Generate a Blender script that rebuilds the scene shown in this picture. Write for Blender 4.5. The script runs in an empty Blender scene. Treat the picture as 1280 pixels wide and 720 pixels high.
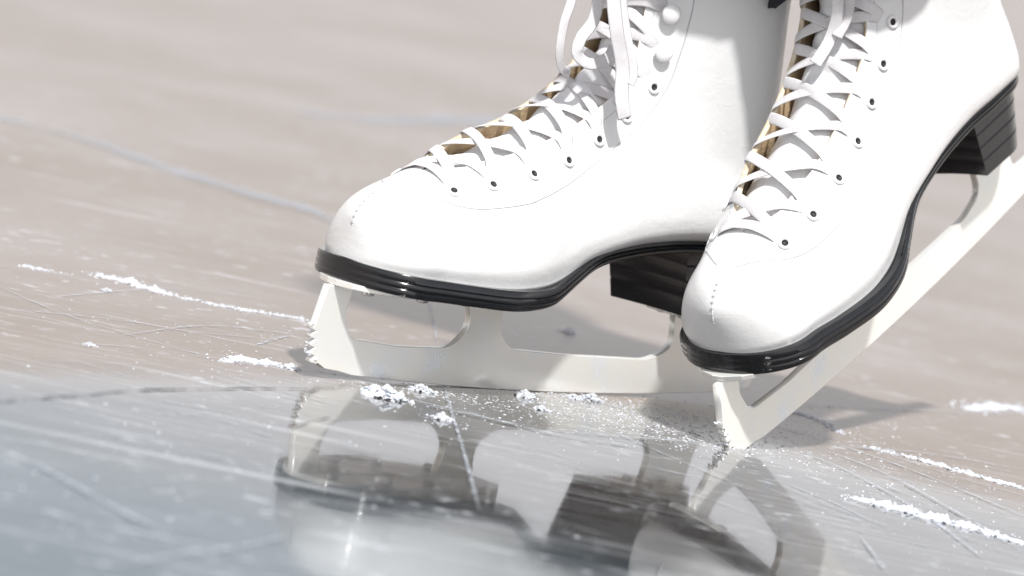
import bpy, bmesh, math, random
import numpy as np
from mathutils import Vector, Matrix, Euler, noise

R = math.radians
rnd = random.Random(7)
scene = bpy.context.scene
COL = scene.collection

# ------------------------------------------------------------------ camera
F_PX = 4600.0
CAM = np.array([0.0, -1.83154, 0.26067])
_p, _y, _r = R(6.5859), R(0.3056), R(11.3)
_fw = np.array([-math.sin(_y) * math.cos(_p), math.cos(_y) * math.cos(_p), -math.sin(_p)])
_rt = np.array([math.cos(_y), math.sin(_y), 0.0])
_up = np.cross(_rt, _fw)
_X = _rt * math.cos(_r) + _up * math.sin(_r)
_Y = _rt * math.sin(_r) - _up * math.cos(_r)


def on_plane(u, v, n=(0, 0, 1), o=(0, 0, 0)):
    """World point where the line of sight through (u, v) of the 1280x720 photo meets a plane."""
    d = _fw + _X * (u - 640) / F_PX + _Y * (v - 360) / F_PX
    n = np.array(n, float)
    o = np.array(o, float)
    return CAM + d * (((o - CAM) @ n) / (d @ n))


cam_data = bpy.data.cameras.new('camera')
cam = bpy.data.objects.new('camera', cam_data)
COL.objects.link(cam)
M = Matrix(((_X[0], -_Y[0], -_fw[0], CAM[0]), (_X[1], -_Y[1], -_fw[1], CAM[1]),
            (_X[2], -_Y[2], -_fw[2], CAM[2]), (0, 0, 0, 1)))
cam.matrix_world = M
cam_data.sensor_width = 36
cam_data.lens = F_PX / 1280 * 36
cam_data.clip_start = 0.05
cam_data.clip_end = 2000
cam_data.dof.use_dof = True
cam_data.dof.focus_distance = 1.79
cam_data.dof.aperture_fstop = 9.0
scene.camera = cam


# ------------------------------------------------------------------ node helpers
class NT:
    def __init__(self, name):
        self.m = bpy.data.materials.new(name)
        self.m.use_nodes = True
        self.t = self.m.node_tree
        self.t.nodes.clear()
        self.out = self.n('ShaderNodeOutputMaterial')
        self.b = self.n('ShaderNodeBsdfPrincipled')
        self.l(self.b.outputs[0], self.out.inputs[0])

    def n(self, kind, **kw):
        x = self.t.nodes.new(kind)
        for k, v in kw.items():
            setattr(x, k, v)
        return x

    def l(self, a, b):
        self.t.links.new(a, b)

    def put(self, sock, v):
        if hasattr(v, 'is_output') or isinstance(v, bpy.types.NodeSocket):
            self.l(v, sock)
        else:
            sock.default_value = v

    def noise(self, vec, scale, detail=3, rough=0.5, dist=0.0):
        x = self.n('ShaderNodeTexNoise')
        self.l(vec, x.inputs['Vector'])
        x.inputs['Scale'].default_value = scale
        x.inputs['Detail'].default_value = detail
        x.inputs['Roughness'].default_value = rough
        x.inputs['Distortion'].default_value = dist
        return x.outputs[0]

    def math(self, op, a, b=0.0, c=0.0, clamp=False):
        x = self.n('ShaderNodeMath', operation=op, use_clamp=clamp)
        self.put(x.inputs[0], a)
        self.put(x.inputs[1], b)
        self.put(x.inputs[2], c)
        return x.outputs[0]

    def ramp(self, v, a, b, lo=0.0, hi=1.0, smooth=True):
        x = self.n('ShaderNodeMapRange', interpolation_type='SMOOTHSTEP' if smooth else 'LINEAR')
        self.put(x.inputs[0], v)
        for i, q in enumerate((a, b, lo, hi)):
            x.inputs[i + 1].default_value = q
        return x.outputs[0]

    def mix(self, f, a, b):
        x = self.n('ShaderNodeMix', data_type='RGBA')
        self.put(x.inputs[0], f)
        self.put(x.inputs[6], a)
        self.put(x.inputs[7], b)
        return x.outputs[2]

    def mapping(self, vec, rot=0.0, scale=(1, 1, 1), loc=(0, 0, 0)):
        x = self.n('ShaderNodeMapping')
        self.l(vec, x.inputs[0])
        x.inputs['Rotation'].default_value = (0, 0, rot)
        x.inputs['Scale'].default_value = scale
        x.inputs['Location'].default_value = loc
        return x.outputs[0]

    def bump(self, h, strength, dist):
        x = self.n('ShaderNodeBump')
        x.inputs['Strength'].default_value = strength
        x.inputs['Distance'].default_value = dist
        self.l(h, x.inputs['Height'])
        self.l(x.outputs[0], self.b.inputs['Normal'])
        return x

    def set(self, **kw):
        for k, v in kw.items():
            self.put(self.b.inputs[k.replace('_', ' ')], v)
        return self


def rgb(r, g, b):
    return (r, g, b, 1.0)


def coords(t):
    return t.n('ShaderNodeTexCoord').outputs['Object']


def geo_pos(t):
    return t.n('ShaderNodeNewGeometry').outputs['Position']


def mat_leather():
    t = NT('white_leather')
    c = coords(t)
    pores = t.noise(c, 900, 2, 0.6)
    creases = t.noise(t.mapping(c, 0.0, (60, 25, 70)), 1.6, 3, 0.55, 0.6)
    dirt = t.ramp(t.noise(c, 34, 5, 0.62), 0.52, 0.78)
    t.set(Base_Color=t.mix(t.math('MULTIPLY', dirt, 0.30), rgb(.76, .765, .765), rgb(.66, .665, .67)),
          Roughness=t.ramp(t.noise(c, 60, 3), 0.3, 0.7, 0.30, 0.48), Coat_Weight=0.3, Coat_Roughness=0.15)
    t.b.inputs['Subsurface Weight'].default_value = 0.0
    h = t.math('ADD', t.math('MULTIPLY', pores, 0.25), t.math('MULTIPLY', creases, 1.0))
    t.bump(h, 0.30, 0.0011)
    return t.m


def mat_simple(name, col, rough=0.5, metal=0.0, bump=None, var=None, coat=0.0):
    t = NT(name)
    c = coords(t)
    base = rgb(*col)
    if var:
        base = t.mix(t.ramp(t.noise(c, var[1], 4, 0.6), 0.35, 0.7), rgb(*col), rgb(*var[0]))
    t.set(Base_Color=base, Roughness=rough, Metallic=metal, Coat_Weight=coat)
    if bump:
        t.bump(t.noise(c, bump[0], 3, 0.6), bump[1], bump[2])
    return t.m


def mat_sole():
    t = NT('black_sole_edge')
    c = coords(t)
    streak = t.noise(t.mapping(c, 0.0, (12, 12, 500)), 2.0, 3, 0.6)
    scuff = t.ramp(t.noise(t.mapping(c, 0.0, (25, 25, 160)), 2.2, 5, 0.7), 0.60, 0.75)
    t.set(Base_Color=t.mix(t.math('MULTIPLY', scuff, .5), rgb(.007, .008, .010), rgb(.05, .05, .052)),
          Roughness=t.ramp(streak, 0.3, 0.7, 0.10, 0.22), Coat_Weight=0.35, Coat_Roughness=0.08)
    t.bump(streak, 0.25, 0.0006)
    return t.m


def mat_steel():
    t = NT('nickel_steel')
    c = coords(t)
    brushed = t.noise(t.mapping(c, 0.0, (30, 30, 900)), 1.0, 2, 0.6)
    frost = t.ramp(t.noise(c, 45, 5, 0.65), 0.45, 0.75)
    t.set(Base_Color=t.mix(frost, rgb(.95, .945, .90), rgb(.88, .93, .98)), Metallic=0.45,
          Roughness=t.ramp(frost, 0, 1, 0.20, 0.30))
    t.bump(t.math('ADD', t.math('MULTIPLY', brushed, .03), t.noise(c, 14, 2)), 0.15, 0.0012)
    return t.m


def mat_lace():
    t = NT('white_cotton_lace')
    c = coords(t)
    w = t.noise(c, 1600, 2, 0.5)
    t.set(Base_Color=t.mix(t.ramp(t.noise(c, 70, 3), .4, .7), rgb(.70, .69, .70), rgb(.60, .585, .60)),
          Roughness=0.8)
    t.bump(w, 0.5, 0.0006)
    return t.m


def mat_snow():
    t = NT('ice_shavings')
    c = geo_pos(t)
    t.set(Base_Color=t.mix(t.noise(c, 120, 3), rgb(.56, .60, .67), rgb(.70, .73, .78)), Roughness=0.45)
    t.b.inputs['Subsurface Weight'].default_value = 0.25
    t.b.inputs['Subsurface Radius'].default_value = (.002, .003, .004)
    t.b.inputs['Subsurface Scale'].default_value = 0.6
    t.bump(t.noise(c, 900, 3, .7), 0.6, 0.001)
    return t.m


def scratches(t, c, rot, across, along, width, seed, mask_scale=6.0):
    """Long thin lines: the places where a strongly stretched noise crosses its middle value."""
    v = t.mapping(c, rot, (along, across, 1), (seed, seed * 2.3, 0))
    n = t.noise(v, 1.0, 0.0, 0.5, 0.15)
    line = t.ramp(t.math('ABSOLUTE', t.math('SUBTRACT', n, 0.5)), 0.0, width, 1.0, 0.0)
    mk = t.ramp(t.noise(t.mapping(c, rot, (1, 1, 1), (seed * 5, 0, 0)), mask_scale, 2), 0.42, 0.62)
    return t.math('MULTIPLY', line, mk)


def mat_ice():
    t = NT('rink_ice')
    c = geo_pos(t)
    # frost: the glassy melted sheet near the blades gives way to dull scraped ice around it
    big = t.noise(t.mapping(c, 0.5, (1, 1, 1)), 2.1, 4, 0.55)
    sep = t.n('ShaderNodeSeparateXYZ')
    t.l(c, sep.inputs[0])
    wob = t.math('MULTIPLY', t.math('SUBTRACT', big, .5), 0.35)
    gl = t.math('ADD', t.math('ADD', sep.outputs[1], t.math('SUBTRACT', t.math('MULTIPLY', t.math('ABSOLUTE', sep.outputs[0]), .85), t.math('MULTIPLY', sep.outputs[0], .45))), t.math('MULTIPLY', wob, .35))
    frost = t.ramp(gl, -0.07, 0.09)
    blue = t.ramp(t.math('ADD', t.math('ADD', sep.outputs[1], t.math('MULTIPLY', sep.outputs[0], .55)), wob), -0.58, -0.24, 1.0, 0.0)  # near-left zone: darker blue sky reflection put into base colour and coat
    cloud = t.noise(c, 16, 5, 0.65, .3)
    fine = t.noise(t.mapping(c, 0.35, (30, 90, 30)), 2.2, 5, 0.7)
    s1 = scratches(t, c, 0.55, 34, 0.9, 0.010, 1.7)
    s2 = scratches(t, c, 0.20, 60, 1.3, 0.016, 4.1, 9)
    s3 = scratches(t, c, -0.45, 26, 0.8, 0.008, 8.3)
    s4 = scratches(t, c, 0.85, 90, 2.5, 0.02, 12.9, 14)
    sc = t.math('MAXIMUM', t.math('MAXIMUM', s1, s2), t.math('MAXIMUM', s3, t.math('MULTIPLY', s4, .8)))
    # pale specks frozen in the sheet
    vor = t.n('ShaderNodeTexVoronoi', feature='F1')
    t.l(t.mapping(c, 0.4, (60, 150, 60)), vor.inputs['Vector'])
    vor.inputs['Scale'].default_value = 1.0
    speck = t.math('MULTIPLY', t.ramp(vor.outputs['Distance'], 0.10, 0.32, 1, 0),
                   t.ramp(t.noise(c, 30, 3), 0.50, 0.66))
    sky_tint = t.mix(cloud, rgb(.022, .048, .066), rgb(.085, .118, .140))  # ice colour with the reflected blue sky painted in
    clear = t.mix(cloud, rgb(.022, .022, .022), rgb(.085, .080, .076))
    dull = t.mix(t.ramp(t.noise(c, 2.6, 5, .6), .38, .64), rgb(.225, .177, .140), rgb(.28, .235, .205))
    base = t.mix(frost, t.mix(blue, clear, sky_tint), dull)
    white = rgb(.80, .84, .90)
    base = t.mix(t.math('MULTIPLY', sc, .34), base, white)
    base = t.mix(t.math('MULTIPLY', speck, .35), base, white)
    base = t.mix(t.ramp(fine, 0.60, 0.70, 0, .30), base, white)
    blot = t.math('MULTIPLY', t.ramp(t.noise(c, 75, 2, .5), .60, .72), t.ramp(t.noise(c, 9, 2), .42, .60))
    base = t.mix(t.math('MULTIPLY', blot, .40), base, white)
    rough = t.math('ADD', t.ramp(frost, 0, 1, 0.02, 0.36),
                   t.math('ADD', t.math('MULTIPLY', sc, .12), t.ramp(cloud, .5, .8, 0, .03)))
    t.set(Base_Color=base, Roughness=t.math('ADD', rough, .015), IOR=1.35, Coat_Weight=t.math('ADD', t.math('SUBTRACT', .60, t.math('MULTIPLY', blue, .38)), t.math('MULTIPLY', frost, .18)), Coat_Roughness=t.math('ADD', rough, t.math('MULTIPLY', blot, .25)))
    t.b.inputs['Coat IOR'].default_value = 1.36
    h = t.math('ADD', t.math('MULTIPLY', t.noise(t.mapping(c, 0.3, (9, 16, 9)), 3.0, 3, .55), 1.0),
               t.math('ADD', t.math('MULTIPLY', fine, .30), t.math('MULTIPLY', t.noise(c, 110, 2, .5), .22)))
    h = t.math('SUBTRACT', h, t.math('MULTIPLY', sc, .12))
    t.bump(h, 0.25, 0.00035)
    return t.m


def mat_mark(name, col, lo, hi, scale, amount=1.0):
    """A scraped line on the ice: broken up by noise so that bare ice shows between."""
    t = NT(name)
    c = geo_pos(t)
    t.set(Base_Color=rgb(*col), Roughness=0.6)
    n = t.noise(c, scale, 5, 0.7)
    t.set(Alpha=t.math('MULTIPLY', t.ramp(n, lo, hi), amount))
    return t.m


LEATHER, SOLE, STEEL, LACE, SNOW = mat_leather(), mat_sole(), mat_steel(), mat_lace(), mat_snow()
TONGUE = mat_simple('white_tongue_leather', (.82, .83, .84), .5, bump=(260, .35, .0008), var=((.74, .74, .76), 55))
TAN = mat_simple('tan_suede_lining', (.70, .54, .35), .85, bump=(500, .5, .001), var=((.56, .41, .25), 90))
RIM = mat_simple('cream_cut_edge', (.74, .66, .52), .7, var=((.55, .45, .32), 200))
SEAM = mat_simple('grey_seam_thread', (.50, .50, .52), .7)
HOLE = mat_simple('eyelet_hole', (.012, .012, .012), .6)
ENAMEL = mat_simple('white_enamel', (.80, .80, .80), .25, coat=.5)
CHROME = mat_simple('screw_steel', (.6, .6, .6), .25, metal=1.0)
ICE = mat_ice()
CLOTH = mat_simple('dark_stretch_fabric', (.018, .017, .028), .9, bump=(900, .4, .0008))


# ------------------------------------------------------------------ object helpers
def obj(name, verts, faces, mat, parent=None, smooth=True, mids=None):
    me = bpy.data.meshes.new(name)
    me.from_pydata([tuple(map(float, v)) for v in verts], [], [tuple(f) for f in faces])
    for m in (mat if isinstance(mat, (list, tuple)) else [mat]):
        me.materials.append(m)
    if smooth:
        me.polygons.foreach_set('use_smooth', [True] * len(me.polygons))
    if mids:
        me.polygons.foreach_set('material_index', mids)
    me.update()
    o = bpy.data.objects.new(name, me)
    COL.objects.link(o)
    o.parent = parent
    return o


def recalc(o):
    bm = bmesh.new()
    bm.from_mesh(o.data)
    bmesh.ops.recalc_face_normals(bm, faces=bm.faces[:])
    bm.to_mesh(o.data)
    bm.free()
    return o


def bevel(o, w, seg=2, angle=40):
    m = o.modifiers.new('edge', 'BEVEL')
    m.width = w
    m.segments = seg
    m.limit_method = 'ANGLE'
    m.angle_limit = R(angle)
    m.harden_normals = False
    return o


def tag(o, label=None, cat=None, group=None, kind=None):
    for k, v in (('label', label), ('category', cat), ('group', group), ('kind', kind)):
        if v:
            o[k] = v
    return o


def sstep(x, a, b):
    q = min(1.0, max(0.0, (x - a) / (b - a)))
    return q * q * (3 - 2 * q)


def catmull(keys, n):
    """Dense samples through a list of points (any dimension)."""
    K = np.array(keys, float)
    K = np.vstack([2 * K[0] - K[1], K, 2 * K[-1] - K[-2]])
    out = []
    m = len(keys) - 1
    for q in np.linspace(0, m, n):
        i = min(int(q), m - 1)
        f = q - i
        p0, p1, p2, p3 = K[i], K[i + 1], K[i + 2], K[i + 3]
        out.append(0.5 * ((2 * p1) + (-p0 + p2) * f + (2 * p0 - 5 * p1 + 4 * p2 - p3) * f ** 2
                          + (-p0 + 3 * p1 - 3 * p2 + p3) * f ** 3))
    return np.array(out)


def lerp_table(x, xs, ys):
    return float(np.interp(x, xs, ys))


# ------------------------------------------------------------------ the boot, in the skate's own space
# u runs from the toe pick towards the heel, y to the far side, z up from the ice.
# Each key is a slice through the boot: (bottom or back point, instep or shin point).
KEYS = [(.0024, .0590, .0024, .0735), (.0036, .0585, .0029, .0790), (.0075, .0580, .0054, .0840),
        (.0140, .0578, .0115, .0902), (.0240, .0572, .0225, .0965), (.0420, .0564, .0405, .1052),
        (.0600, .0560, .0600, .1150), (.0850, .0570, .0835, .1255), (.1100, .0615, .1045, .1380),
        (.1350, .0730, .1200, .1500), (.1650, .0815, .1315, .1610), (.2000, .0865, .1395, .1710),
        (.2340, .0880, .1445, .1810), (.2590, .0890, .1475, .1910), (.2675, .1000, .1490, .2010),
        (.2690, .1180, .1495, .2110), (.2650, .1400, .1490, .2220), (.2610, .1650, .1480, .2330),
        (.2570, .1900, .1465, .2430), (.2530, .2150, .1455, .2540), (.2500, .2450, .1450, .2660),
        (.2490, .2750, .1450, .2790)]
NK = len(KEYS)
DENSE = catmull(KEYS, 1051)


def slice_at(t):
    q = min(max(t, 0.0), 1.0) * 1050
    i = min(int(q), 1049)
    return DENSE[i] * (1 - (q - i)) + DENSE[i + 1] * (q - i)


PLAN_U = [.03, .05, .075, .095, .115, .14, .17, .20, .225, .24]
PLAN_W = [.0355, .0395, .0425, .0410, .0365, .0315, .0288, .0285, .0300, .0300]


def plan(u, grow=0.0):
    """Half width of the boot's outline seen from above."""
    if u < .03:
        q = (.03 - u) / (.0276 + grow)
        return (.0355 + grow) * math.sqrt(max(0.0, 1 - abs(q) ** 2.15))
    if u > .24:
        q = (u - .24) / (.0280 + grow)
        return (.0300 + grow) * math.sqrt(max(0.0, 1 - abs(q) ** 2.1))
    return lerp_spline(u, PLAN_U, PLAN_W) + grow


def lerp_spline(x, xs, ys):
    i = 0
    while i < len(xs) - 2 and x > xs[i + 1]:
        i += 1
    f = (x - xs[i]) / (xs[i + 1] - xs[i])

    def sl(k):
        if k <= 0 or k >= len(xs) - 1:
            return 0.0
        return (ys[k + 1] - ys[k - 1]) / (xs[k + 1] - xs[k - 1])
    h = xs[i + 1] - xs[i]
    a, b, m0, m1 = ys[i], ys[i + 1], sl(i) * h, sl(i + 1) * h
    f2, f3 = f * f, f * f * f
    return (2 * f3 - 3 * f2 + 1) * a + (f3 - 2 * f2 + f) * m0 + (-2 * f3 + 3 * f2) * b + (f3 - f2) * m1


BACK_Z = [.089, .100, .118, .140, .165, .190, .215, .245, .275]
BACK_U = [.2645, .2677, .2690, .2650, .2610, .2570, .2530, .2500, .2490]


def half_width(u, z, t, s):
    zz = min(max(z, .09), .28)
    wz = lerp_spline(zz, [.09, .11, .13, .15, .18, .21, .28], [.029, .0315, .0325, .0345, .0375, .0390, .0460])
    q = max(0.0, lerp_table(z, BACK_Z, BACK_U) - u) / .034
    rb = math.sqrt(max(0.0, 1 - (1 - min(q, 1)) ** 2))
    k = sstep(z, .090, .125) * sstep(u, .07, .16)
    w = plan(u) * (1 - k) + wz * rb * k
    n = 2.2 + 1.0 * sstep(t, .45, .75)
    dome = math.sqrt(max(0.0, 1 - s ** n))
    base = 0.955 + 0.055 * sstep(s, 0, .16)
    w += .0055 * sstep(u, .11, .16) * sstep(s, 0, .06) * (1 - sstep(z, .10, .13)) * (1 - sstep(u, .245, .268))
    return w * dome * (base if z < .1 else 1.0)


def P0(t, s, side):
    bu, bz, tu, tz = slice_at(t)
    u, z = bu + (tu - bu) * s, bz + (tz - bz) * s
    return np.array([u, side * half_width(u, z, t, s), z])


def s_of_y(t, y):
    """Where on slice t, on the instep side, the boot is |y| wide."""
    if y < 1e-5:
        return 1.0
    lo, hi = 0.45, 1.0
    for _ in range(17):
        m = (lo + hi) / 2
        bu, bz, tu, tz = slice_at(t)
        w = half_width(bu + (tu - bu) * m, bz + (tz - bz) * m, t, m)
        if w > y:
            lo = m
        else:
            hi = m
    return (lo + hi) / 2


def surf(t, y):
    return P0(t, s_of_y(t, abs(y)), 1 if y >= 0 else -1)


def normal(t, y):
    a = surf(t, y + .0015) - surf(t, y - .0015)
    b = surf(min(t + .004, 1), y) - surf(t - .004, y)
    n = np.cross(b, a)
    n /= np.linalg.norm(n)
    c = slice_at(t)
    out = np.array([c[2] - c[0], 0, c[3] - c[1]])
    return n if n @ out > 0 else -n


def over(t, y, off):
    return surf(t, y) + normal(t, y) * off


def surf2(t, th):
    """Instep surface by a signed angle-like parameter: 0 on the ridge, growing down either side."""
    return P0(t, 1 - th * th, 1 if th >= 0 else -1)


def normal2(t, th):
    a = surf2(t, th + .02) - surf2(t, th - .02)
    b = surf2(min(t + .004, 1), th) - surf2(t - .004, th)
    n = np.cross(b, a)
    n /= np.linalg.norm(n)
    c = slice_at(t)
    out = np.array([c[2] - c[0], 0, c[3] - c[1]]) + np.array([0, (.12 if th > 0 else -.12), 0])
    return n if n @ out > 0 else -n


def th_of_y(t, y):
    return math.copysign(math.sqrt(max(0.0, 1 - s_of_y(t, abs(y)))), y)


# parameter where the lacing gap begins and its half width from there on
def t_for_ridge(u, lo=.1, hi=.75):
    for _ in range(40):
        m = (lo + hi) / 2
        if slice_at(m)[2] < u:
            lo = m
        else:
            hi = m
    return lo


T_GAP = t_for_ridge(.041)


def gap(t):
    if t <= T_GAP:
        return 0.0
    d = (t - T_GAP)
    g = .0125 * math.sqrt(min(1.0, d / .035)) + .0052 * sstep(d, .015, .10) * (1 - .75 * sstep(t, .48, .68)) + .003 * sstep(t, .8, 1.0)
    return g


def flare(t, y, side):
    """How far the facing's edge stands up off the tongue."""
    g = gap(t)
    if g == 0:
        return 0.0
    d = (abs(y) - g) / .013
    if d >= 1:
        return 0.0
    amt = (.0048 if side > 0 else .0018) * sstep(t, T_GAP, T_GAP + .10)
    return amt * (1 - max(d, 0)) ** 2


def build_upper(parent):
    ts = sorted(set([round(v, 5) for v in
                     list(np.linspace(0, .12, 26)) + list(np.linspace(.12, T_GAP, 14)) +
                     [T_GAP + .035 * (k / 9) ** 2 for k in range(10)] +
                     list(np.linspace(T_GAP + .035, 1.0, 78))]))
    m = 44
    verts, faces = [], []
    idx = {}
    ridge = {}
    for i, t in enumerate(ts):
        g = gap(t)
        se = s_of_y(t, g) if g > 0 else 1.0
        for side in (-1, 1):
            for j in range(m + 1):
                q = j / m
                s = se * (1 - math.cos(q * math.pi / 2) ** 1.35 if False else math.sin(q * math.pi / 2) ** 1.15)
                if j == m:
                    s = se
                if s >= 1.0 - 1e-9:
                    if i not in ridge:
                        c = slice_at(t)
                        ridge[i] = len(verts)
                        verts.append((c[2], 0, c[3]))
                    idx[i, side, j] = ridge[i]
                    continue
                p = P0(t, s, side)
                if i == 0:
                    p[1] = 0.0
                if g > 0 and s > .4:
                    fl = flare(t, p[1], side)
                    if fl > 0:
                        p = p + normal(t, p[1]) * fl
                idx[i, side, j] = len(verts)
                verts.append(p)
    for i in range(len(ts) - 1):
        for side in (-1, 1):
            for j in range(m):
                a, b, c, d = idx[i, side, j], idx[i + 1, side, j], idx[i + 1, side, j + 1], idx[i, side, j + 1]
                f = [d, c, b, a] if side > 0 else [a, b, c, d]
                f = [v for k, v in enumerate(f) if v not in f[:k]]
                if len(f) >= 3:
                    faces.append(f)
    o = obj('boot_upper', verts, faces, [LEATHER, TAN, RIM], parent)
    bm = bmesh.new()
    bm.from_mesh(o.data)
    bmesh.ops.remove_doubles(bm, verts=bm.verts[:], dist=1e-5)
    bm.to_mesh(o.data)
    bm.free()
    sol = o.modifiers.new('thickness', 'SOLIDIFY')
    sol.thickness = .0026
    sol.offset = -1
    sol.material_offset = 1
    sol.material_offset_rim = 2
    return o


def build_tongue(parent):
    ts = np.linspace(T_GAP - .012, 1.0, 120)
    ys = np.linspace(-1, 1, 26)
    V, Fc = [], []
    for t in ts:
        hw = max(gap(t), .004) + .0065
        for q in ys:
            y = q * hw
            inset = .0054 + .0010 * q - .0006 * q * q
            puff = .0009 * math.sin((t - T_GAP) * 150) * (1 - q * q)
            puff += .0022 * (noise.noise(Vector((t * 26, q * 1.3, 3.1)))) * (1 - q * q * .6)
            n = normal(t, y)
            V.append(surf(t, y) - n * (inset - puff))
    w = len(ys)
    for i in range(len(ts) - 1):
        for j in range(w - 1):
            a = i * w + j
            Fc.append((a, a + 1, a + w + 1, a + w))
    # the tongue rises above the collar
    top = len(ts) - 1
    for k in range(1, 7):
        for j in range(w):
            p = V[top * w + j] + np.array([-.0018 * k, 0, .0055 * k])
            V.append(p)
        r0, r1 = (top + k - 1) * w, (top + k) * w
        for j in range(w - 1):
            Fc.append((r0 + j, r0 + j + 1, r1 + j + 1, r1 + j))
    o = obj('tongue', V, Fc, TONGUE, parent)
    s = o.modifiers.new('thickness', 'SOLIDIFY')
    s.thickness = .003
    s.offset = 0
    return o


# ------------------------------------------------------------------ sole, heel
SOLE_TOP_U = [-.017, .0, .02, .05, .08, .105, .122, .142, .165, .192, .215, .275]
SOLE_TOP_Z = [.0605, .0590, .0580, .0572, .0572, .0600, .0680, .0772, .0825, .0865, .0885, .0905]
SOLE_BOT_Z = [.0490, .0482, .0476, .0472, .0472, .0510, .0600, .0698, .0755, .0797, .0817, .0835]


def build_sole(parent):
    n = 120
    us = [.0004 + (.2700 - .0004) * (1 - math.cos(math.pi * k / n)) / 2 for k in range(n + 1)]
    lv = [(0.0, -.0022), (0.0, .0002), (.10, .0010), (.30, .0013), (.36, .0006), (.42, .0013), (.60, .0013), (.66, .0006), (.72, .0013),
          (.90, .0011), (1.0, .0003), (1.0, -.003)]
    V, Fc = [], []
    L = len(lv)
    for u in us:
        w = 0.0
        # outline of the edge: the boot's own plan grown by 2 mm
        if u < .03:
            q = min(1.0, (.03 - u) / .0296)
            w = .0375 * math.sqrt(max(0.0, 1 - q ** 2.15))
        elif u > .24:
            q = min(1.0, (u - .24) / .0300)
            w = .0284 * math.sqrt(max(0.0, 1 - q ** 2.1))
        else:
            w = plan(u) + .0019 - .0035 * sstep(u, .105, .15)
        zt = lerp_spline(u, SOLE_TOP_U, SOLE_TOP_Z)
        zb = lerp_spline(u, SOLE_TOP_U, SOLE_BOT_Z)
        for side in (-1, 1):
            for (f, off) in lv:
                V.append((u, side * max(0.0, w + off * (1 if w > .004 else w / .004)), zt + (zb - zt) * f))
    for i in range(n):
        a, b = i * 2 * L, (i + 1) * 2 * L
        for j in range(L - 1):
            Fc.append((a + j, a + j + 1, b + j + 1, b + j))
            Fc.append((a + L + j, b + L + j, b + L + j + 1, a + L + j + 1))
        Fc.append((a, b, b + L, a + L))
        Fc.append((a + L - 1, a + 2 * L - 1, b + 2 * L - 1, b + L - 1))
    o = obj('sole', V, Fc, SOLE, parent)
    bm = bmesh.new()
    bm.from_mesh(o.data)
    bmesh.ops.remove_doubles(bm, verts=bm.verts[:], dist=2e-5)
    bmesh.ops.recalc_face_normals(bm, faces=bm.faces[:])
    bm.to_mesh(o.data)
    bm.free()
    sh = o.modifiers.new('e', 'EDGE_SPLIT')
    sh.split_angle = R(50)
    return o


def build_heel(parent):
    lv = [0, .02, .22, .24, .26, .46, .48, .50, .70, .72, .74, .94, 1.0]
    m = 30
    V, Fc = [], []
    for k, f in enumerate(lv):
        groove = .0006 if k in (3, 6, 9) else 0.0
        shrink = .0022 + .0040 * f + groove
        ring = []
        u0 = .2045 + .0075 * f
        for a in range(m + 1):
            ang = -math.pi / 2 + math.pi * a / m
            y = math.sin(ang)
            u = .240 + (.0295 - shrink) * (max(0.0, math.cos(ang))) ** .92
            ring.append((u, y * (.0288 - shrink)))
        pts = [(u0 + .0022 + (shrink * .3), ring[0][1])] + ring + [(u0 - .0032, ring[-1][1])]
        # concave breast
        nb = 8
        fr = []
        for b in range(1, nb):
            q = b / nb
            fr.append((pts[-1][0] + (pts[0][0] - pts[-1][0]) * q + .0022 * math.sin(math.pi * q), pts[-1][1] + (pts[0][1] - pts[-1][1]) * q))
        pts += fr
        for (u, y) in pts:
            zt = lerp_spline(min(u, .274), SOLE_TOP_U, SOLE_BOT_Z) + .001
            V.append((u, y, zt + (.0478 - zt) * f))
    n = len(V) // len(lv)
    for k in range(len(lv) - 1):
        for j in range(n):
            a, b = k * n + j, k * n + (j + 1) % n
            Fc.append((a, b, b + n, a + n))
    Fc.append(tuple(range(n)))
    Fc.append(tuple(range((len(lv) - 1) * n, len(lv) * n)))
    o = recalc(obj('heel', V, Fc, SOLE, parent))
    sh = o.modifiers.new('e', 'EDGE_SPLIT')
    sh.split_angle = R(32)
    return o


# ------------------------------------------------------------------ blade
def fill_extrude(name, outer, holes, thick, mat, parent):
    cu = bpy.data.curves.new(name, 'CURVE')
    cu.dimensions = '2D'
    cu.fill_mode = 'BOTH'
    cu.extrude = thick / 2 - .0003
    cu.bevel_depth = .0003
    cu.bevel_resolution = 1
    cu.offset = -.0003
    for ring in [outer] + holes:
        sp = cu.splines.new('POLY')
        sp.points.add(len(ring) - 1)
        for p, (x, z) in zip(sp.points, ring):
            p.co = (x, z, 0, 1)
        sp.use_cyclic_u = True
    tmp = bpy.data.objects.new(name + '_outline', cu)
    COL.objects.link(tmp)
    bpy.context.view_layer.update()
    dg = bpy.context.evaluated_depsgraph_get()
    me = bpy.data.meshes.new_from_object(tmp.evaluated_get(dg))
    bpy.data.objects.remove(tmp)
    for v in me.vertices:
        x, z, y = v.co
        v.co = (x, y, z)
    me.flip_normals()
    me.name = name
    me.materials.clear()
    me.materials.append(mat)
    o = bpy.data.objects.new(name, me)
    COL.objects.link(o)
    o.parent = parent
    return o


def rounded(pts, n=6):
    """Closed outline: (x, z, radius) corners turned into arcs."""
    out = []
    m = len(pts)
    for i in range(m):
        p = Vector(pts[i][:2])
        r = pts[i][2] if len(pts[i]) > 2 else 0
        a = (Vector(pts[i - 1][:2]) - p)
        b = (Vector(pts[(i + 1) % m][:2]) - p)
        if r <= 0:
            out.append(tuple(p))
            continue
        la, lb = a.length, b.length
        a.normalize()
        b.normalize()
        half = max(a.angle(b) / 2, .05)
        d = min(r / math.tan(half), la * .48, lb * .48)
        s, e = p + a * d, p + b * d
        for k in range(n + 1):
            q = k / n
            out.append(tuple(s * (1 - q) ** 2 + p * 2 * q * (1 - q) + e * q * q))
    return out


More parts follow.
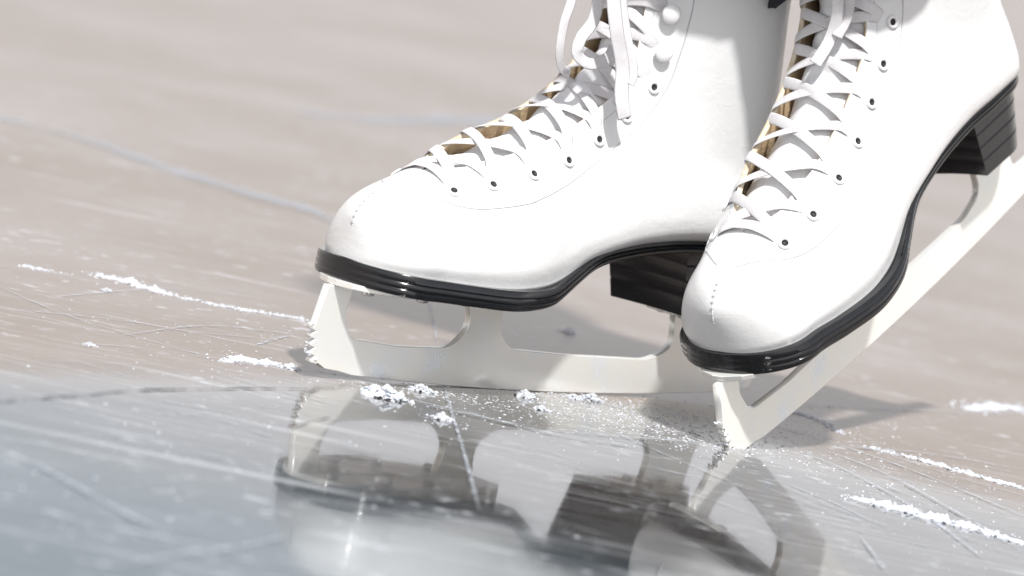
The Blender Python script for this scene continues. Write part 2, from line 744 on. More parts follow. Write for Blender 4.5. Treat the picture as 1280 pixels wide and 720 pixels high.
def build_blade(parent):
    teeth = []
    for k in range(5):
        zt = .0262 - k * .0040
        x0 = -.0104 + .0004 * k + (.0012 if k == 4 else 0) + (.0005 if k == 3 else 0)
        teeth += [(x0 + .0002, zt), (x0 - .0018, zt - .0022), (x0 + .0024, zt - .0032)]
    bottom = [(u, .0000 + ((u - .125) ** 2) / (2 * 2.1)) for u in np.linspace(.018, .292, 30)]
    cut1 = rounded([(.0095, .0445, .001), (.0072, .0330, .012), (.0120, .0205, .012), (.0450, .0182, .05), (.0800, .0190, .018),
                    (.0905, .0300, .014), (.0860, .0445, .001)], 6)
    # front stanchion, pick, runner, tail, heel stanchion, second opening (open at its top), forefoot top
    outer = rounded([(-.0065, .0455), (-.0085, .0350)] + teeth + [(-.0040, .0075), (.0010, .0050), (.0100, .0042)] + bottom +
                    [(.3010, .0085, .003), (.3030, .0150, .003), (.2960, .0215, .004), (.2700, .0225, .008), (.2655, .0460),
                     (.2332, .0460), (.2370, .0260, .016), (.2180, .0200, .024), (.1600, .0196, .08), (.1210, .0205, .018),
                     (.1088, .0300, .018), (.1118, .0455)], 7)
    o = fill_extrude('blade', outer, [cut1], .0042, STEEL, parent)
    # sole plate
    us = np.linspace(-.0035, .1180, 40)
    V, Fc = [], []
    for u in us:
        e = min(1, max(0, (u + .0035) / .02))
        w = .0225 * math.sqrt(max(0.02, 1 - (1 - e) ** 2)) * (1 + .25 * sstep(u, .0, .05)) * (1 - .45 * sstep(u, .08, .118))
        z0 = .0458
        zt = lerp_spline(u, SOLE_TOP_U, SOLE_BOT_Z) + .0004
        for (y, z) in ((-w, zt), (-w, z0), (w, z0), (w, zt)):
            V.append((u, y, z))
    for i in range(len(us) - 1):
        for j in range(4):
            a, b = i * 4 + j, i * 4 + (j + 1) % 4
            Fc.append((a, b, b + 4, a + 4))
    Fc += [(0, 1, 2, 3), tuple(range(len(V) - 4, len(V)))]
    sp = bevel(recalc(obj('sole_plate', V, Fc, STEEL, o, smooth=False)), .0004, 2)
    V, Fc = [], []
    us = np.linspace(.2230, .2670, 24)
    for u in us:
        w = .0150 * math.sqrt(max(0.03, 1 - (max(0, (u - .248)) / .0195) ** 2)) * (.65 + .35 * sstep(u, .223, .235))
        for (y, z) in ((-w, .0485), (-w, .0457), (w, .0457), (w, .0485)):
            V.append((u, y, z))
    for i in range(len(us) - 1):
        for j in range(4):
            a, b = i * 4 + j, i * 4 + (j + 1) % 4
            Fc.append((a, b, b + 4, a + 4))
    Fc += [(0, 1, 2, 3), tuple(range(len(V) - 4, len(V)))]
    bevel(recalc(obj('heel_plate', V, Fc, STEEL, o, smooth=False)), .0004, 2)
    # screws through the plates
    V, Fc = [], []
    rings = [(0.0034, 0.0), (0.0031, -.0009), (0.0020, -.0016), (0.0006, -.0018)]
    for (r, z) in rings:
        for a in range(14):
            V.append((r * math.cos(a * math.tau / 14), r * math.sin(a * math.tau / 14), z))
    for k in range(len(rings) - 1):
        for a in range(14):
            b = (a + 1) % 14
            Fc.append((k * 14 + a, k * 14 + b, (k + 1) * 14 + b, (k + 1) * 14 + a))
    Fc.append(tuple(range((len(rings) - 1) * 14, len(rings) * 14)))
    first = recalc(obj('screw', V, Fc, CHROME, o))
    spots = [(u, y * s) for (u, y) in ((.010, .012), (.038, .020), (.066, .020), (.098, .016)) for s in (-1, 1)]
    for i, (u, y) in enumerate(spots):
        s = first if i == 0 else first.copy()
        if i:
            COL.objects.link(s)
        s.location = (u, y, .0452)
    for (u, y) in ((.233, .008), (.233, -.008), (.256, .009), (.256, -.009)):
        s = first.copy()
        COL.objects.link(s)
        s.location = (u, y, .0457)
    return o


# ------------------------------------------------------------------ eyelets, hooks, seams, laces
# eyelets, hooks and the facing's seam as (slice, side parameter) on the near side of the boot
EYES = [(0.2451, 0.3873), (0.2935, 0.4458), (0.3419, 0.4708), (0.3937, 0.5209), (0.4456, 0.5293), (0.4974, 0.4959), (0.5665, 0.4458)]
HOOKS = [(0.6322, 0.3706), (0.7116, 0.3456), (0.7808, 0.3289), (0.8499, 0.3122)]
SEAM_LINE = [(0.1898, 0.1202), (0.2175, 0.3539), (0.2348, 0.4875), (0.2693, 0.5794), (0.3177, 0.6128), (0.3626, 0.6211), (0.4283, 0.6294), (0.4974, 0.5794), (0.5527, 0.5126), (0.6322, 0.4541), (0.7116, 0.4458), (0.7704, 0.4541), (0.8533, 0.4374), (0.9432, 0.404)]


def flare2(t, th):
    p = surf2(t, th)
    return flare(t, p[1], 1 if th > 0 else -1)


def frame_at(t, th, off):
    n = Vector(normal2(t, th))
    p = Vector(surf2(t, th) + normal2(t, th) * off)
    d = Vector(surf2(t + .006, th) - surf2(t - .006, th)).normalized()
    yv = n.cross(d).normalized()
    x = yv.cross(n)
    return Matrix(((x.x, yv.x, n.x, p.x), (x.y, yv.y, n.y, p.y), (x.z, yv.z, n.z, p.z), (0, 0, 0, 1)))


def build_eyelets(parent):
    V, Fc, mi = [], [], []
    n = 20
    prof = [(.0017, .0003), (.0018, .0007), (.0025, .0011), (.0032, .0010), (.0036, .0001)]
    for (r, z) in prof:
        for a in range(n):
            V.append((r * math.cos(a * math.tau / n), r * math.sin(a * math.tau / n), z))
    for k in range(len(prof) - 1):
        for a in range(n):
            b = (a + 1) % n
            Fc.append((k * n + a, k * n + b, (k + 1) * n + b, (k + 1) * n + a))
            mi.append(0)
    Fc.append(tuple(range(n)))
    mi.append(1)
    base = recalc(obj('eyelet', V, Fc, [ENAMEL, HOLE], parent, mids=mi))
    first = True
    for (t, y) in EYES:
        for side in (-1, 1):
            o = base if first else base.copy()
            if not first:
                COL.objects.link(o)
            first = False
            o.matrix_local = frame_at(t, side * y, .0002 + flare2(t, side * y))


def build_hooks(parent):
    V, Fc = [], []
    n = 18
    prof = [(.0026, -.0005), (.0024, .0022), (.0036, .0026), (.0050, .0031), (.0052, .0038), (.0044, .0046), (.0022, .0052), (.0003, .0054)]
    for (r, z) in prof:
        for a in range(n):
            V.append((r * math.cos(a * math.tau / n), r * math.sin(a * math.tau / n) * .9, z))
    for k in range(len(prof) - 1):
        for a in range(n):
            b = (a + 1) % n
            Fc.append((k * n + a, k * n + b, (k + 1) * n + b, (k + 1) * n + a))
    Fc.append(tuple(range(n)))
    Fc.append(tuple(range((len(prof) - 1) * n, len(prof) * n)))
    base = recalc(obj('lace_hook', V, Fc, ENAMEL, parent))
    first = True
    for (t, y) in HOOKS:
        for side in (-1, 1):
            o = base if first else base.copy()
            if not first:
                COL.objects.link(o)
            first = False
            o.matrix_local = frame_at(t, side * y, flare2(t, side * y))


def tube(path, r, seg=6, closed=False):
    V, Fc = [], []
    P = [Vector(p) for p in path]
    for i, p in enumerate(P):
        d = (P[min(i + 1, len(P) - 1)] - P[max(i - 1, 0)]).normalized()
        a = d.orthogonal().normalized() if i == 0 else (a - d * a.dot(d)).normalized()
        b = d.cross(a)
        for k in range(seg):
            an = k * math.tau / seg
            V.append(p + (a * math.cos(an) + b * math.sin(an)) * r)
    for i in range(len(P) - 1):
        for k in range(seg):
            m = (k + 1) % seg
            Fc.append((i * seg + k, i * seg + m, (i + 1) * seg + m, (i + 1) * seg + k))
    return V, Fc


def ts_of(t, u, z):
    pass


def project_side(u, z, side=-1):
    """Point of the boot's side surface seen at (u, z) in pure side view."""
    # find the slice whose chord passes through (u, z)
    best, bt, bs = 9, 0, 0
    for t in np.linspace(0.02, .99, 300):
        bu, bz, tu, tz = slice_at(t)
        dx, dz = tu - bu, tz - bz
        s = ((u - bu) * dx + (z - bz) * dz) / (dx * dx + dz * dz)
        if s < 0 or s > 1:
            continue
        e = (bu + dx * s - u) ** 2 + (bz + dz * s - z) ** 2
        if e < best:
            best, bt, bs = e, t, s
    return bt, bs


def side_point(u, z, side, off):
    t, s = project_side(u, z)
    p = P0(t, s, side)
    a = P0(t, min(s + .01, .999), side) - P0(t, max(s - .01, 0), side)
    b = P0(min(t + .005, 1), s, side) - P0(t - .005, s, side)
    n = np.cross(a, b)
    n /= np.linalg.norm(n) + 1e-12
    if n[1] * side < 0:
        n = -n
    return p + n * off


def add(dst, V, Fc):
    o = len(dst[0])
    dst[0].extend(V)
    dst[1].extend([tuple(i + o for i in f) for f in Fc])


def build_seams(parent):
    D = ([], [])
    line = catmull(SEAM_LINE, 110)
    for side in (-1, 1):
        path = [surf2(t, side * th) + normal2(t, side * th) * .00004 for (t, th) in line]
        add(D, *tube(path, .00036, 6))
    # row of lacing-edge stitches alongside the seam
    for side in (-1, 1):
        path = []
        for t in np.linspace(T_GAP + .02, .97, 120):
            y = side * (gap(t) + .0032)
            path.append(over(t, y, flare(t, y, side) - .00012))
        add(D, *tube(path, .00026, 5))
    obj('seam', D[0], D[1], SEAM, parent)
    # toe seam: needle holes up the middle of the toe cap, then a plain raised line
    D = ([], [])
    ds = []
    tz = []
    t = .022
    while t < .150:
        tz.append(t)
        c0 = slice_at(t)
        step = .00005
        t2 = t
        while t2 < .16:
            c1 = slice_at(t2)
            if math.hypot(c1[2] - c0[2], c1[3] - c0[3]) > .0030:
                break
            t2 += step * 10
        t = t2
    for i, t in enumerate(tz[:15]):
        for y in (0.0,):
            c = slice_at(t)
            c2 = slice_at(t + .003)
            d = Vector((c2[2] - c[2], 0, c2[3] - c[3])).normalized()
            n = Vector((-d.z, 0, d.x))
            p = Vector((c[2], y, c[3]))
            V, Fc = [], []
            for k in range(8):
                an = k * math.tau / 8
                V.append(p + n * .00035 + d * (.00055 * math.cos(an)) + Vector((0, .0011 * math.sin(an), 0)))
            V.append(p + n * .0006)
            for k in range(8):
                Fc.append((k, (k + 1) % 8, 8))
            add(D, V, Fc)
    obj('toe_stitching', D[0], D[1], SEAM, parent)
    D = ([], [])
    path = []
    for t in np.linspace(.010, T_GAP - .004, 80):
        c = slice_at(t)
        path.append((c[2], -.0004, c[3]))
    add(D, *tube(path, .00032, 6))
    obj('toe_seam', D[0], D[1], LEATHER, parent)


def ribbon(path, normals, width, thick=.0011, twist=None):
    """A flat woven lace: a lens-shaped strip swept along the path."""
    P = [Vector(p) for p in path]
    prof = [(-1, 0), (-.8, .5), (-.3, .8), (.3, .8), (.8, .5), (1, 0), (.8, -.5), (-.8, -.5)]
    V, Fc = [], []
    m = len(prof)
    for i, p in enumerate(P):
        d = (P[min(i + 1, len(P) - 1)] - P[max(i - 1, 0)]).normalized()
        n = Vector(normals[i])
        n = (n - d * n.dot(d)).normalized()
        b = d.cross(n)
        if twist:
            q = twist(i / (len(P) - 1))
            n, b = n * math.cos(q) + b * math.sin(q), b * math.cos(q) - n * math.sin(q)
        for (x, z) in prof:
            V.append(p + b * (x * width / 2) + n * (z * thick))
    for i in range(len(P) - 1):
        for k in range(m):
            q = (k + 1) % m
            Fc.append((i * m + k, i * m + q, (i + 1) * m + q, (i + 1) * m + k))
    Fc.append(tuple(range(m - 1, -1, -1)))
    Fc.append(tuple(range((len(P) - 1) * m, len(P) * m)))
    return V, Fc


def lace_across(t0, a0, t1, a1, lift, width, seed):
    """From one facing's eyelet over its edge, across the tongue and up to the other facing."""
    r = random.Random(seed)
    n = 44
    P, nr, ys = [], [], []
    wob = r.uniform(-.0016, .0016)
    for k in range(n + 1):
        q = k / n
        th = a0 + (a1 - a0) * q
        t = t0 + (t1 - t0) * q + wob * math.sin(math.pi * q)
        p, nn = surf2(t, th), normal2(t, th)
        ge = gap(t)
        if abs(p[1]) > ge:
            sag = flare2(t, th)
        else:
            sag = .0018 + .0030 * sstep(p[1], -ge, ge)
            sag *= sstep(t, T_GAP, T_GAP + .10)
        endd = min(1, min(q, 1 - q) / .06)
        P.append(p + nn * (-.0010 + .0017 * endd + sag + lift * math.sin(math.pi * q) ** 2))
        nr.append(nn)
        ys.append(p[1])
    P = np.array(P)
    g = gap((t0 + t1) / 2)
    inside = [k for k in range(n + 1) if abs(ys[k]) <= g + .0015]
    if len(inside) > 2:
        # pulled tight: nearly straight between the two facings
        a, b = inside[0], inside[-1]
        for k in range(a, b + 1):
            q = (k - a) / (b - a)
            P[k] = P[k] * .40 + (P[a] * (1 - q) + P[b] * q) * .60 + nr[k] * .0004
    for _ in range(4):
        P[1:-1] = P[1:-1] * .5 + (P[:-2] + P[2:]) * .25
    tw0 = r.uniform(-.35, .35)
    return ribbon(P, nr, width, .0005, lambda q: tw0 * math.sin(math.pi * q))


def build_lacing(parent, seed, ends):
    D = ([], [])
    W = .0059
    # bottom bar between the first pair of eyelets
    t, y = EYES[0]
    y -= .045
    V, Fc = lace_across(t, -y, t, y, .0006, W * 1.05, seed)
    add(D, V, Fc)
    pairs = [(a, b - .045) for (a, b) in EYES] + [(a, b - .02) for (a, b) in HOOKS]
    for i in range(len(pairs) - 1):
        (ta, ya), (tb, yb) = pairs[i], pairs[i + 1]
        up = .0015 if i >= 6 else 0
        add(D, *lace_across(ta, ya, tb, -yb, .0002 + up, W, seed * 50 + i))
        add(D, *lace_across(tb, yb, ta, -ya, .0012 + up, W, seed * 90 + i + 7))
    for pts, nrm, w, tw in ends:
        P = catmull(pts, 60)
        add(D, *ribbon(P, [nrm] * len(P), w, .0006, tw))
    return obj('shoelace', D[0], D[1], LACE, parent)


def build_skate():
    root = bpy.data.objects.new('ice_skate', None)
    root.empty_display_size = .05
    COL.objects.link(root)
    build_upper(root)
    build_tongue(root)
    build_sole(root)
    build_heel(root)
    build_blade(root)
    build_eyelets(root)
    build_hooks(root)
    build_seams(root)
    return root


def copy_tree(o, parent=None):
    c = o.copy()
    COL.objects.link(c)
    c.parent = parent
    for ch in o.children:
        copy_tree(ch, c)
    return c


PRE = True
skate_a = build_skate()
bpy.context.view_layer.update()
skate_b = copy_tree(skate_a)

A0 = on_plane(398, 472.5)
B0 = on_plane(905, 502)
dirv = (B0 - A0) / np.linalg.norm(B0 - A0)
yaw_a = math.atan2(dirv[1], dirv[0])
skate_a.matrix_world = Matrix.Translation((A0[0], A0[1], 0)) @ Matrix.Rotation(yaw_a, 4, 'Z')
skate_b.matrix_world = Matrix.Translation((.117646, -.046917, -.005605)) @ Euler((R(-8.57), R(-30.05), R(56.14)), 'XYZ').to_matrix().to_4x4()
tag(skate_a, 'white figure skate standing flat on its blade, loose laces hanging over its tongue', 'ice skate', 'pair of white figure skates')
tag(skate_b, 'white figure skate tipped up on its toe pick, heel raised, overlapping the flat one', 'ice skate', 'pair of white figure skates')


def local_of(root, u, v, y):
    """Point of the skate's own space seen at photo position (u, v) on its plane y = const."""
    mw = root.matrix_world
    n = mw.to_3x3() @ Vector((0, 1, 0))
    o = mw @ Vector((0, y, 0))
    p = on_plane(u, v, tuple(n), tuple(o))
    return tuple(mw.inverted() @ Vector(p))


def strand(root, pts, nrm, w, tw=None):
    return ([local_of(root, *p) for p in pts], nrm, w, tw)


ends_a = [
    strand(skate_a, [(712, -70, -.002), (716, -10, -.004), (705, 30, -.006), (700, 62, -.006), (702, 84, -.004), (712, 92, .000)], (-.3, -1, .2), .0050),
    strand(skate_a, [(745, -60, -.012), (748, -10, -.014), (742, 25, -.016), (726, 48, -.016), (722, 68, -.016), (738, 80, -.017), (760, 72, -.016), (770, 55, -.012)], (-.5, -.8, .3), .0060),
    strand(skate_a, [(764, -70, -.024), (766, -10, -.027), (771, 40, -.030), (778, 85, -.031), (777, 120, -.033), (781, 148, -.0345)], (-.2, -1, .2), .0085),
    strand(skate_a, [(778, -70, -.020), (776, -5, -.023), (782, 45, -.028), (790, 88, -.031), (786, 105, -.033)], (-.5, -1, .0), .0062),
]
ends_b = [
    strand(skate_b, [(1048, -80, -.016), (1047, -20, -.014), (1046, 20, -.010), (1036, 52, -.006), (1019, 80, -.003)], (-.5, -.6, .5), .0062),
    strand(skate_b, [(1066, -60, -.016), (1063, -10, -.016), (1058, 22, -.013), (1046, 46, -.010)], (-.3, -.3, .6), .0058),
]
build_lacing(skate_a, 3, ends_a)
build_lacing(skate_b, 5, ends_b)


# ------------------------------------------------------------------ the wearer's trouser legs above the boots
def build_person():
    V, Fc, mi = [], [], []
    n = 40
    for root, hem, lean in ((skate_a, .232, (-.06, .0)), (skate_b, .205, (-.02, .0))):
        mw = root.matrix_world
        base = len(V)
        hs = [(hem + .002, .86), (hem - .001, .97), (hem, 1.03), (hem + .01, 1.0), (hem + .04, .96), (hem + .08, .98), (hem + .13, 1.06), (hem + .2, 1.16),
              (hem + .27, 1.12), (hem + .33, .96)]
        for k, (h, sc) in enumerate(hs):
            cu = .196 + lean[0] * (h - hem) * 2
            for a in range(n):
                an = a * math.tau / n
                wr = 1 + .045 * math.sin(an * 3 + k * 1.3) + .03 * math.sin(an * 7 + k * 2.1) + .02 * math.sin(an * 2 - k)
                dip = .034 * math.exp(-((an - 2.4) / .33) ** 2) * (1 - sstep(h, hem + .005, hem + .06)) if root is skate_b else 0.0
                p = Vector((cu + .064 * sc * wr * math.cos(an), .056 * sc * wr * math.sin(an), h - dip))
                V.append(mw @ p)
        for k in range(len(hs) - 1):
            for a in range(n):
                b = (a + 1) % n
                Fc.append((base + k * n + a, base + k * n + b, base + (k + 1) * n + b, base + (k + 1) * n + a))
        Fc.append(tuple(base + (len(hs) - 1) * n + a for a in range(n)))
    o = obj('person', V, Fc, CLOTH)
    return tag(o, 'person in dark trousers wearing both skates, only a scrap of hem showing between the boots', 'person')


person = build_person()


# ------------------------------------------------------------------ ice
def build_ice():
    n = 96
    V, Fc = [(0, 0, 0)], []
    rings = [.5, 1, 2, 4, 8, 20, 60, 200, 600]
    for r in rings:
        for a in range(n):
            V.append((r * math.cos(a * math.tau / n), r * math.sin(a * math.tau / n), 0))
    for a in range(n):
        Fc.append((0, 1 + a, 1 + (a + 1) % n))
    for k in range(len(rings) - 1):
        for a in range(n):
            b = (a + 1) % n
            Fc.append((1 + k * n + a, 1 + (k + 1) * n + a, 1 + (k + 1) * n + b, 1 + k * n + b))
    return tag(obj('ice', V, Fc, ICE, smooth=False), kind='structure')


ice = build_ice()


def ground_path(px, n=60):
    return catmull([on_plane(*p)[:2] for p in px], n)


def mark_strip(dst, px, width, z, seed, n=70, taper=True):
    P = ground_path(px, n)
    r = random.Random(seed)
    V, Fc = [], []
    for i, p in enumerate(P):
        d = P[min(i + 1, n - 1)] - P[max(i - 1, 0)]
        d = d / (np.linalg.norm(d) + 1e-9)
        nn = np.array([-d[1], d[0]])
        q = i / (n - 1)
        w = width * (.75 + .7 * noise.noise(Vector((q * 6, seed, 0))) + .25 * noise.noise(Vector((q * 31, seed, 4))))
        if taper:
            w *= min(1, min(q, 1 - q) / .12 + .08)
        V += [(*(p + nn * w / 2), z), (*(p - nn * w / 2), z)]
    for i in range(n - 1):
        Fc.append((2 * i, 2 * i + 1, 2 * i + 3, 2 * i + 2))
    add(dst, V, Fc)


MARK_LIGHT = mat_mark('scraped_ice_line', (.50, .54, .60), .34, .64, 160, .7)
MARK_BLUE = mat_mark('old_blade_track', (.42, .50, .60), .25, .65, 30, .45)
MARK_DARK = mat_mark('dark_ice_crack', (.07, .075, .085), .36, .60, 38, .75)

D = ([], [])
mark_strip(D, [(-60, 128), (0, 148), (110, 176), (210, 212), (300, 240), (380, 262), (430, 285)], .030, .0012, 3)
tag(obj('blade_track', D[0], D[1], MARK_BLUE), 'long pale blue blade track crossing the blurred ice down to the toe', 'blade track')
D = ([], [])
mark_strip(D, [(370, 140), (450, 150), (560, 152), (640, 150)], .050, .0010, 5)
tag(obj('blade_track', D[0], D[1], MARK_BLUE), 'short faint blue blade track beside the top of the flat skate', 'blade track')
D = ([], [])
mark_strip(D, [(-40, 506), (40, 499), (110, 494), (160, 489), (230, 487), (330, 486), (400, 487)], .0030, .0006, 11)
mark_strip(D, [(360, 536), (385, 529), (415, 521)], .0015, .0006, 12)
tag(obj('ice_crack', D[0], D[1], MARK_DARK), 'long thin dark crack in the ice left of the flat skate', 'crack')
D = ([], [])
mark_strip(D, [(535, 372), (541, 400), (546, 432)], .0016, .0006, 21)
mark_strip(D, [(553, 478), (562, 510), (574, 548), (586, 590), (599, 640)], .0022, .0007, 22)
tag(obj('ice_crack', D[0], D[1], MARK_LIGHT), 'pale straight crack running towards the camera under the flat skate blade', 'crack')
D = ([], [])
fine = [[(-20, 350), (40, 377), (100, 400), (200, 430), (267, 448)], [(-20, 384), (143, 400), (230, 414), (320, 423)],
        [(320, 432), (345, 424), (366, 420)], [(60, 372), (210, 362), (330, 374)], [(150, 420), (260, 408), (380, 420)],
        [(920, 520), (1010, 545), (1130, 585), (1290, 650)], [(960, 530), (1080, 560), (1200, 598), (1300, 626)],
        [(1000, 565), (1060, 590), (1150, 640), (1230, 700)], [(1060, 560), (1160, 568), (1290, 590)],
        [(700, 492), (780, 512), (860, 534), (905, 548)], [(520, 505), (640, 530), (760, 545), (900, 556)],
        [(430, 480), (560, 512), (700, 545), (800, 560)], [(640, 500), (760, 530), (880, 545)],
        [(1020, 560), (1120, 600), (1280, 690)], [(980, 505), (1100, 512), (1290, 520)], [(1075, 672), (1090, 692), (1106, 716)],
        [(140, 712), (220, 695), (300, 685), (360, 672)], [(-10, 560), (60, 590), (150, 640), (205, 665)]]
for i, f in enumerate(fine):
    mark_strip(D, f, .0016 + .0006 * (i % 3), .0004 + .00003 * i, 40 + i)
rr = random.Random(99)
for i in range(60):
    x = rr.choice((rr.uniform(940, 1280), rr.uniform(560, 900), rr.uniform(0, 380)))
    yb = 486 + (x - 400) * .06 if x > 400 else 420
    y = yb + rr.uniform(5, 130)
    Lx = rr.uniform(40, 200)
    sl = rr.choice((.30, .36, .22, .42)) + rr.uniform(-.04, .04) if x > 400 else rr.uniform(.0, .3)
    mark_strip(D, [(x, y), (x + Lx / 2, y + Lx / 2 * sl + rr.uniform(-3, 3)), (x + Lx, y + Lx * sl)], rr.uniform(.0005, .0014), .0003 + .00001 * i, 70 + i, 24)
tag(obj('scratches', D[0], D[1], MARK_LIGHT), 'fine pale scratches crossing the ice all round the skates', 'scratches', kind='stuff')


# ------------------------------------------------------------------ snow
def crumb(dst, p, r, rg, flat=.7):
    """A splintery crumb of ice: a small irregular polyhedron."""
    n = 5
    V = [Vector((p[0], p[1], p[2] + r * flat * rg.uniform(.6, 1.3)))]
    a0 = rg.uniform(0, 6.3)
    for lev, rad in ((.55, .9), (-.1, 1.0)):
        for a in range(n):
            an = a0 + a * math.tau / n + rg.uniform(-.3, .3)
            q = r * rad * rg.uniform(.6, 1.3)
            V.append(Vector((p[0] + q * math.cos(an), p[1] + q * math.sin(an), p[2] + lev * r * flat)))
    Fc = []
    for a in range(n):
        b = (a + 1) % n
        Fc.append((0, 1 + a, 1 + b))
        Fc.append((1 + a, 1 + n + a, 1 + n + b, 1 + b))
    add(dst, V, Fc)


def heap(px, width, height, seed, label, group, n=None, name='snow_ridge', cat='snow ridge'):
    """A low ridge of scraped snow: a lumpy bank with crumbs on and beside it."""
    rg = random.Random(seed)
    P0_ = ground_path(px, 200)
    length = sum(np.linalg.norm(P0_[i + 1] - P0_[i]) for i in range(199))
    n = n or int(min(260, max(24, length / .0009)))
    P = ground_path(px, n)
    m = 11
    D = ([], [])
    V, Fc = [], []
    for i, p in enumerate(P):
        d = P[min(i + 1, n - 1)] - P[max(i - 1, 0)]
        d = d / (np.linalg.norm(d) + 1e-9)
        nn = np.array([-d[1], d[0]])
        q = i / (n - 1)
        env = math.sqrt(max(0, math.sin(math.pi * min(1, max(0, q)))))
        lump = .35 + 1.1 * max(0, .5 + noise.noise(Vector((p[0] * 160, p[1] * 160, seed))))
        for j in range(m):
            x = -1 + 2 * j / (m - 1)
            w = width * (.4 + .6 * env) * (.7 + .5 * noise.noise(Vector((q * 14 + seed, 0, 0))))
            h = height * env * lump * max(0, 1 - x * x) ** .8
            h *= .75 + .8 * noise.noise(Vector((p[0] * 520 + x, p[1] * 520, x * 2 + seed)))
            pp = p + nn * (x * w / 2 + .0003 * rg.uniform(-1, 1))
            V.append((pp[0], pp[1], -.0003 + max(0, h) + rg.uniform(0, .05) * height * (1 - x * x)))
    for i in range(n - 1):
        for j in range(m - 1):
            a = i * m + j
            Fc.append((a, a + 1, a + m + 1, a + m))
    add(D, V, Fc)
    for _ in range(int(n * 2.2)):
        i = rg.randrange(n)
        q = i / (n - 1)
        p = P[i] + np.array([rg.gauss(0, 1), rg.gauss(0, 1)]) * width * .42
        crumb(D, (p[0], p[1], 0 + height * .4 * rg.random() * math.sin(math.pi * q)), rg.uniform(.00035, .0011) * (1 + 40 * height), rg)
    o = obj(name, D[0], D[1], SNOW, smooth=False)
    return tag(o, label, cat, group)


RG = 'low ridges of scraped snow'
heap([(118, 344), (150, 350), (185, 360), (218, 370)], .012, .0024, 1, 'thick end of the long snow ridge reaching from the left towards the toe pick', RG)
heap([(228, 372), (290, 385), (340, 393), (384, 400)], .006, .0010, 2, 'thin trailing snow line ending just behind the toe pick', RG)
heap([(30, 333), (50, 337), (84, 343)], .005, .0008, 3, 'faint short snow line at the far left, above the others', RG)
heap([(278, 453), (300, 450), (325, 454), (348, 455)], .010, .0024, 4, 'short lumpy snow ridge just left of the flat skate toe pick', RG)
heap([(1062, 622), (1110, 633), (1160, 647), (1220, 662), (1285, 682)], .013, .0032, 5, 'thick white snow ridge at the right edge nearest the camera', RG)
heap([(1208, 512), (1240, 509), (1285, 511)], .018, .0020, 6, 'pale snow ridge at the right edge beyond the raised skate', RG)
heap([(968, 512), (1010, 520), (1060, 545)], .006, .0010, 7, 'faint snow line running right from the raised skate toe pick', RG)
heap([(1090, 560), (1160, 578), (1230, 598), (1285, 612)], .008, .0016, 8, 'thin broken snow line above the thick ridge at the right', RG)


def clump(px, r, seed, label):
    rg = random.Random(seed)
    c = on_plane(*px)
    D = ([], [])
    for _ in range(120):
        q = abs(rg.gauss(0, .5))
        an = rg.uniform(0, 6.3)
        rr_ = r * min(1.2, q)
        crumb(D, (c[0] + 1.25 * rr_ * math.cos(an), c[1] + rr_ * math.sin(an), max(0, (1 - q)) * r * .6 * rg.random()), r * rg.uniform(.09, .30), rg, .9)
    return tag(obj('snow_clump', D[0], D[1], SNOW, smooth=False), label, 'snow clump', 'clumps of snow beside the blades')


clump((482, 497), .0085, 1, 'biggest clump of snow, in front of the flat blade near its toe pick')
clump((468, 489), .0050, 11, 'snow clump touching the left side of the biggest clump')
clump((527, 489), .0052, 2, 'snow clump against the flat blade, next right of the biggest')
clump((656, 496), .0052, 3, 'snow clump against the middle of the flat blade')
clump((738, 500), .0052, 4, 'snow clump on the flat blade edge under the second cutout')
clump((716, 498), .0036, 12, 'small snow clump left of the one under the second cutout')
clump((552, 524), .0048, 5, 'small snow clump on the pale crack in front of the blade')
clump((363, 461), .0042, 6, 'snow clump between the short ridge and the toe pick')
clump((711, 416), .0042, 7, 'snow clump seen through the second cutout of the flat blade')
clump((676, 512), .0034, 8, 'tiny snow clump in the reflection in front of the mid blade')
clump((133, 364), .0026, 9, 'tiny lone snow crumb just below the thick ridge at left')
clump((112, 432), .0026, 10, 'lone snow crumb on open ice at the far left')

# crumbs and powder too many to count
D = ([], [])
rg = random.Random(5)


def in_band(cx, cy, dx, dy, sx, sy, n, rmin, rmax):
    for _ in range(n):
        a, b = rg.gauss(0, sx), rg.gauss(0, sy)
        x, y = cx + dx * a - dy * b * .3, cy + dy * a + b
        if y < 300:
            continue
        p = on_plane(x, y)
        r = rmin + (rmax - rmin) * rg.random() ** 4 * .8
        crumb(D, (p[0], p[1], -.0001), r, rg, .55)


in_band(820, 523, 1, .20, 75, 12, 1300, .0002, .0012)
in_band(740, 502, 1, .12, 120, 5, 700, .0002, .0011)
in_band(560, 494, 1, .12, 70, 6, 420, .0002, .0012)
in_band(930, 560, 1, .10, 28, 7, 260, .0002, .0012)
in_band(1030, 575, 1, .40, 60, 16, 260, .0002, .0013)
in_band(1130, 575, 1, .28, 90, 20, 330, .0002, .0012)
in_band(1000, 520, 1, .10, 60, 8, 420, .0002, .0011)
in_band(640, 530, 1, .16, 90, 14, 350, .0002, .0011)
in_band(300, 455, 1, .10, 90, 30, 300, .0002, .0010)
in_band(640, 470, 1, 0, 500, 90, 200, .0002, .0011)
in_band(250, 600, 1, 0, 200, 60, 160, .0003, .0013)
in_band(1150, 650, 1, .2, 90, 30, 220, .0002, .0011)
in_band(800, 520, 1, .20, 80, 12, 2600, .00015, .0006)
in_band(1060, 560, 1, .25, 90, 18, 1500, .00015, .0007)
in_band(620, 505, 1, .14, 110, 6, 900, .00015, .0008)
in_band(230, 400, 1, .14, 120, 30, 260, .0002, .0009)
in_band(800, 525, 1, .20, 85, 13, 1500, .0003, .0011)
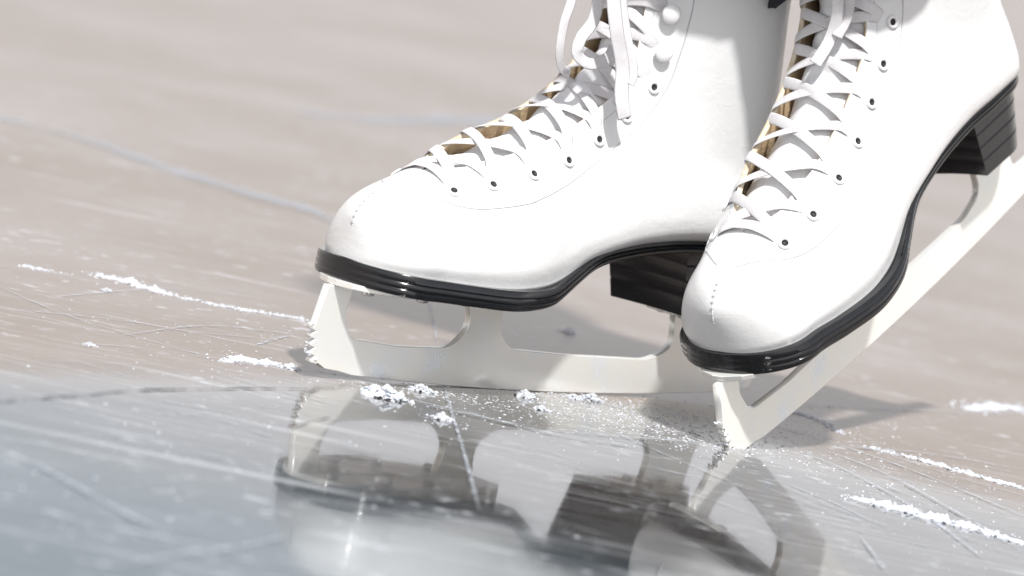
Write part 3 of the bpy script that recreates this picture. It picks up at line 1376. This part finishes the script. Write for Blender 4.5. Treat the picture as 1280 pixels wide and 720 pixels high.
# frost caught on the toe picks
for root, cnt in ((skate_a, 22), (skate_b, 12)):
    for _ in range(cnt):
        z = rg.uniform(.008, .027)
        p = root.matrix_world @ Vector((-.0105 + rg.uniform(-.0012, .0008) + (.004 if z < .011 else 0), rg.uniform(-.0022, .0022), z))
        crumb(D, p, rg.uniform(.0005, .0012), rg, .9)
tag(obj('snow_powder', D[0], D[1], SNOW, smooth=False), 'loose ice crumbs and powder scattered round the blades', 'snow', kind='stuff')


# ------------------------------------------------------------------ light
SUN_EL, SUN_DIR = 56.0, Vector((.20, -1.0))
az = math.atan2(SUN_DIR.x, SUN_DIR.y)
w = bpy.data.worlds.new('World')
scene.world = w
w.use_nodes = True
nt = w.node_tree
nt.nodes.clear()
wo = nt.nodes.new('ShaderNodeOutputWorld')
bg = nt.nodes.new('ShaderNodeBackground')
sky = nt.nodes.new('ShaderNodeTexSky')
sky.sky_type = 'NISHITA'
sky.sun_disc = False
sky.sun_elevation = R(SUN_EL)
sky.sun_rotation = az
sky.air_density = 1.0
sky.dust_density = 0.9
sky.ozone_density = 1.0
bg.inputs[1].default_value = 0.105
haze = nt.nodes.new('ShaderNodeHueSaturation')   # hazy white winter sky
haze.inputs['Saturation'].default_value = 0.24
nt.links.new(sky.outputs[0], haze.inputs['Color'])
warm = nt.nodes.new('ShaderNodeMix')
warm.data_type = 'RGBA'
warm.blend_type = 'MULTIPLY'
warm.inputs[0].default_value = 1.0
warm.inputs[7].default_value = (1.04, .985, .955, 1)
nt.links.new(haze.outputs[0], warm.inputs[6])
nt.links.new(warm.outputs[2], bg.inputs[0])
nt.links.new(bg.outputs[0], wo.inputs[0])
ld = bpy.data.lights.new('sun', 'SUN')
ld.energy = 3.1
ld.angle = R(3.0)
ld.color = (1.0, .985, .96)
sun = bpy.data.objects.new('sun', ld)
COL.objects.link(sun)
sd = Vector((SUN_DIR.x, SUN_DIR.y, 0)).normalized() * math.cos(R(SUN_EL)) + Vector((0, 0, math.sin(R(SUN_EL))))
sun.rotation_euler = sd.to_track_quat('Z', 'Y').to_euler()

scene.view_settings.view_transform = 'Standard'
scene.view_settings.look = 'None'
scene.view_settings.exposure = 0.66
scene.view_settings.gamma = 1.0
scene.render.engine = 'CYCLES'
scene.cycles.use_denoising = True
scene.cycles.max_bounces = 8
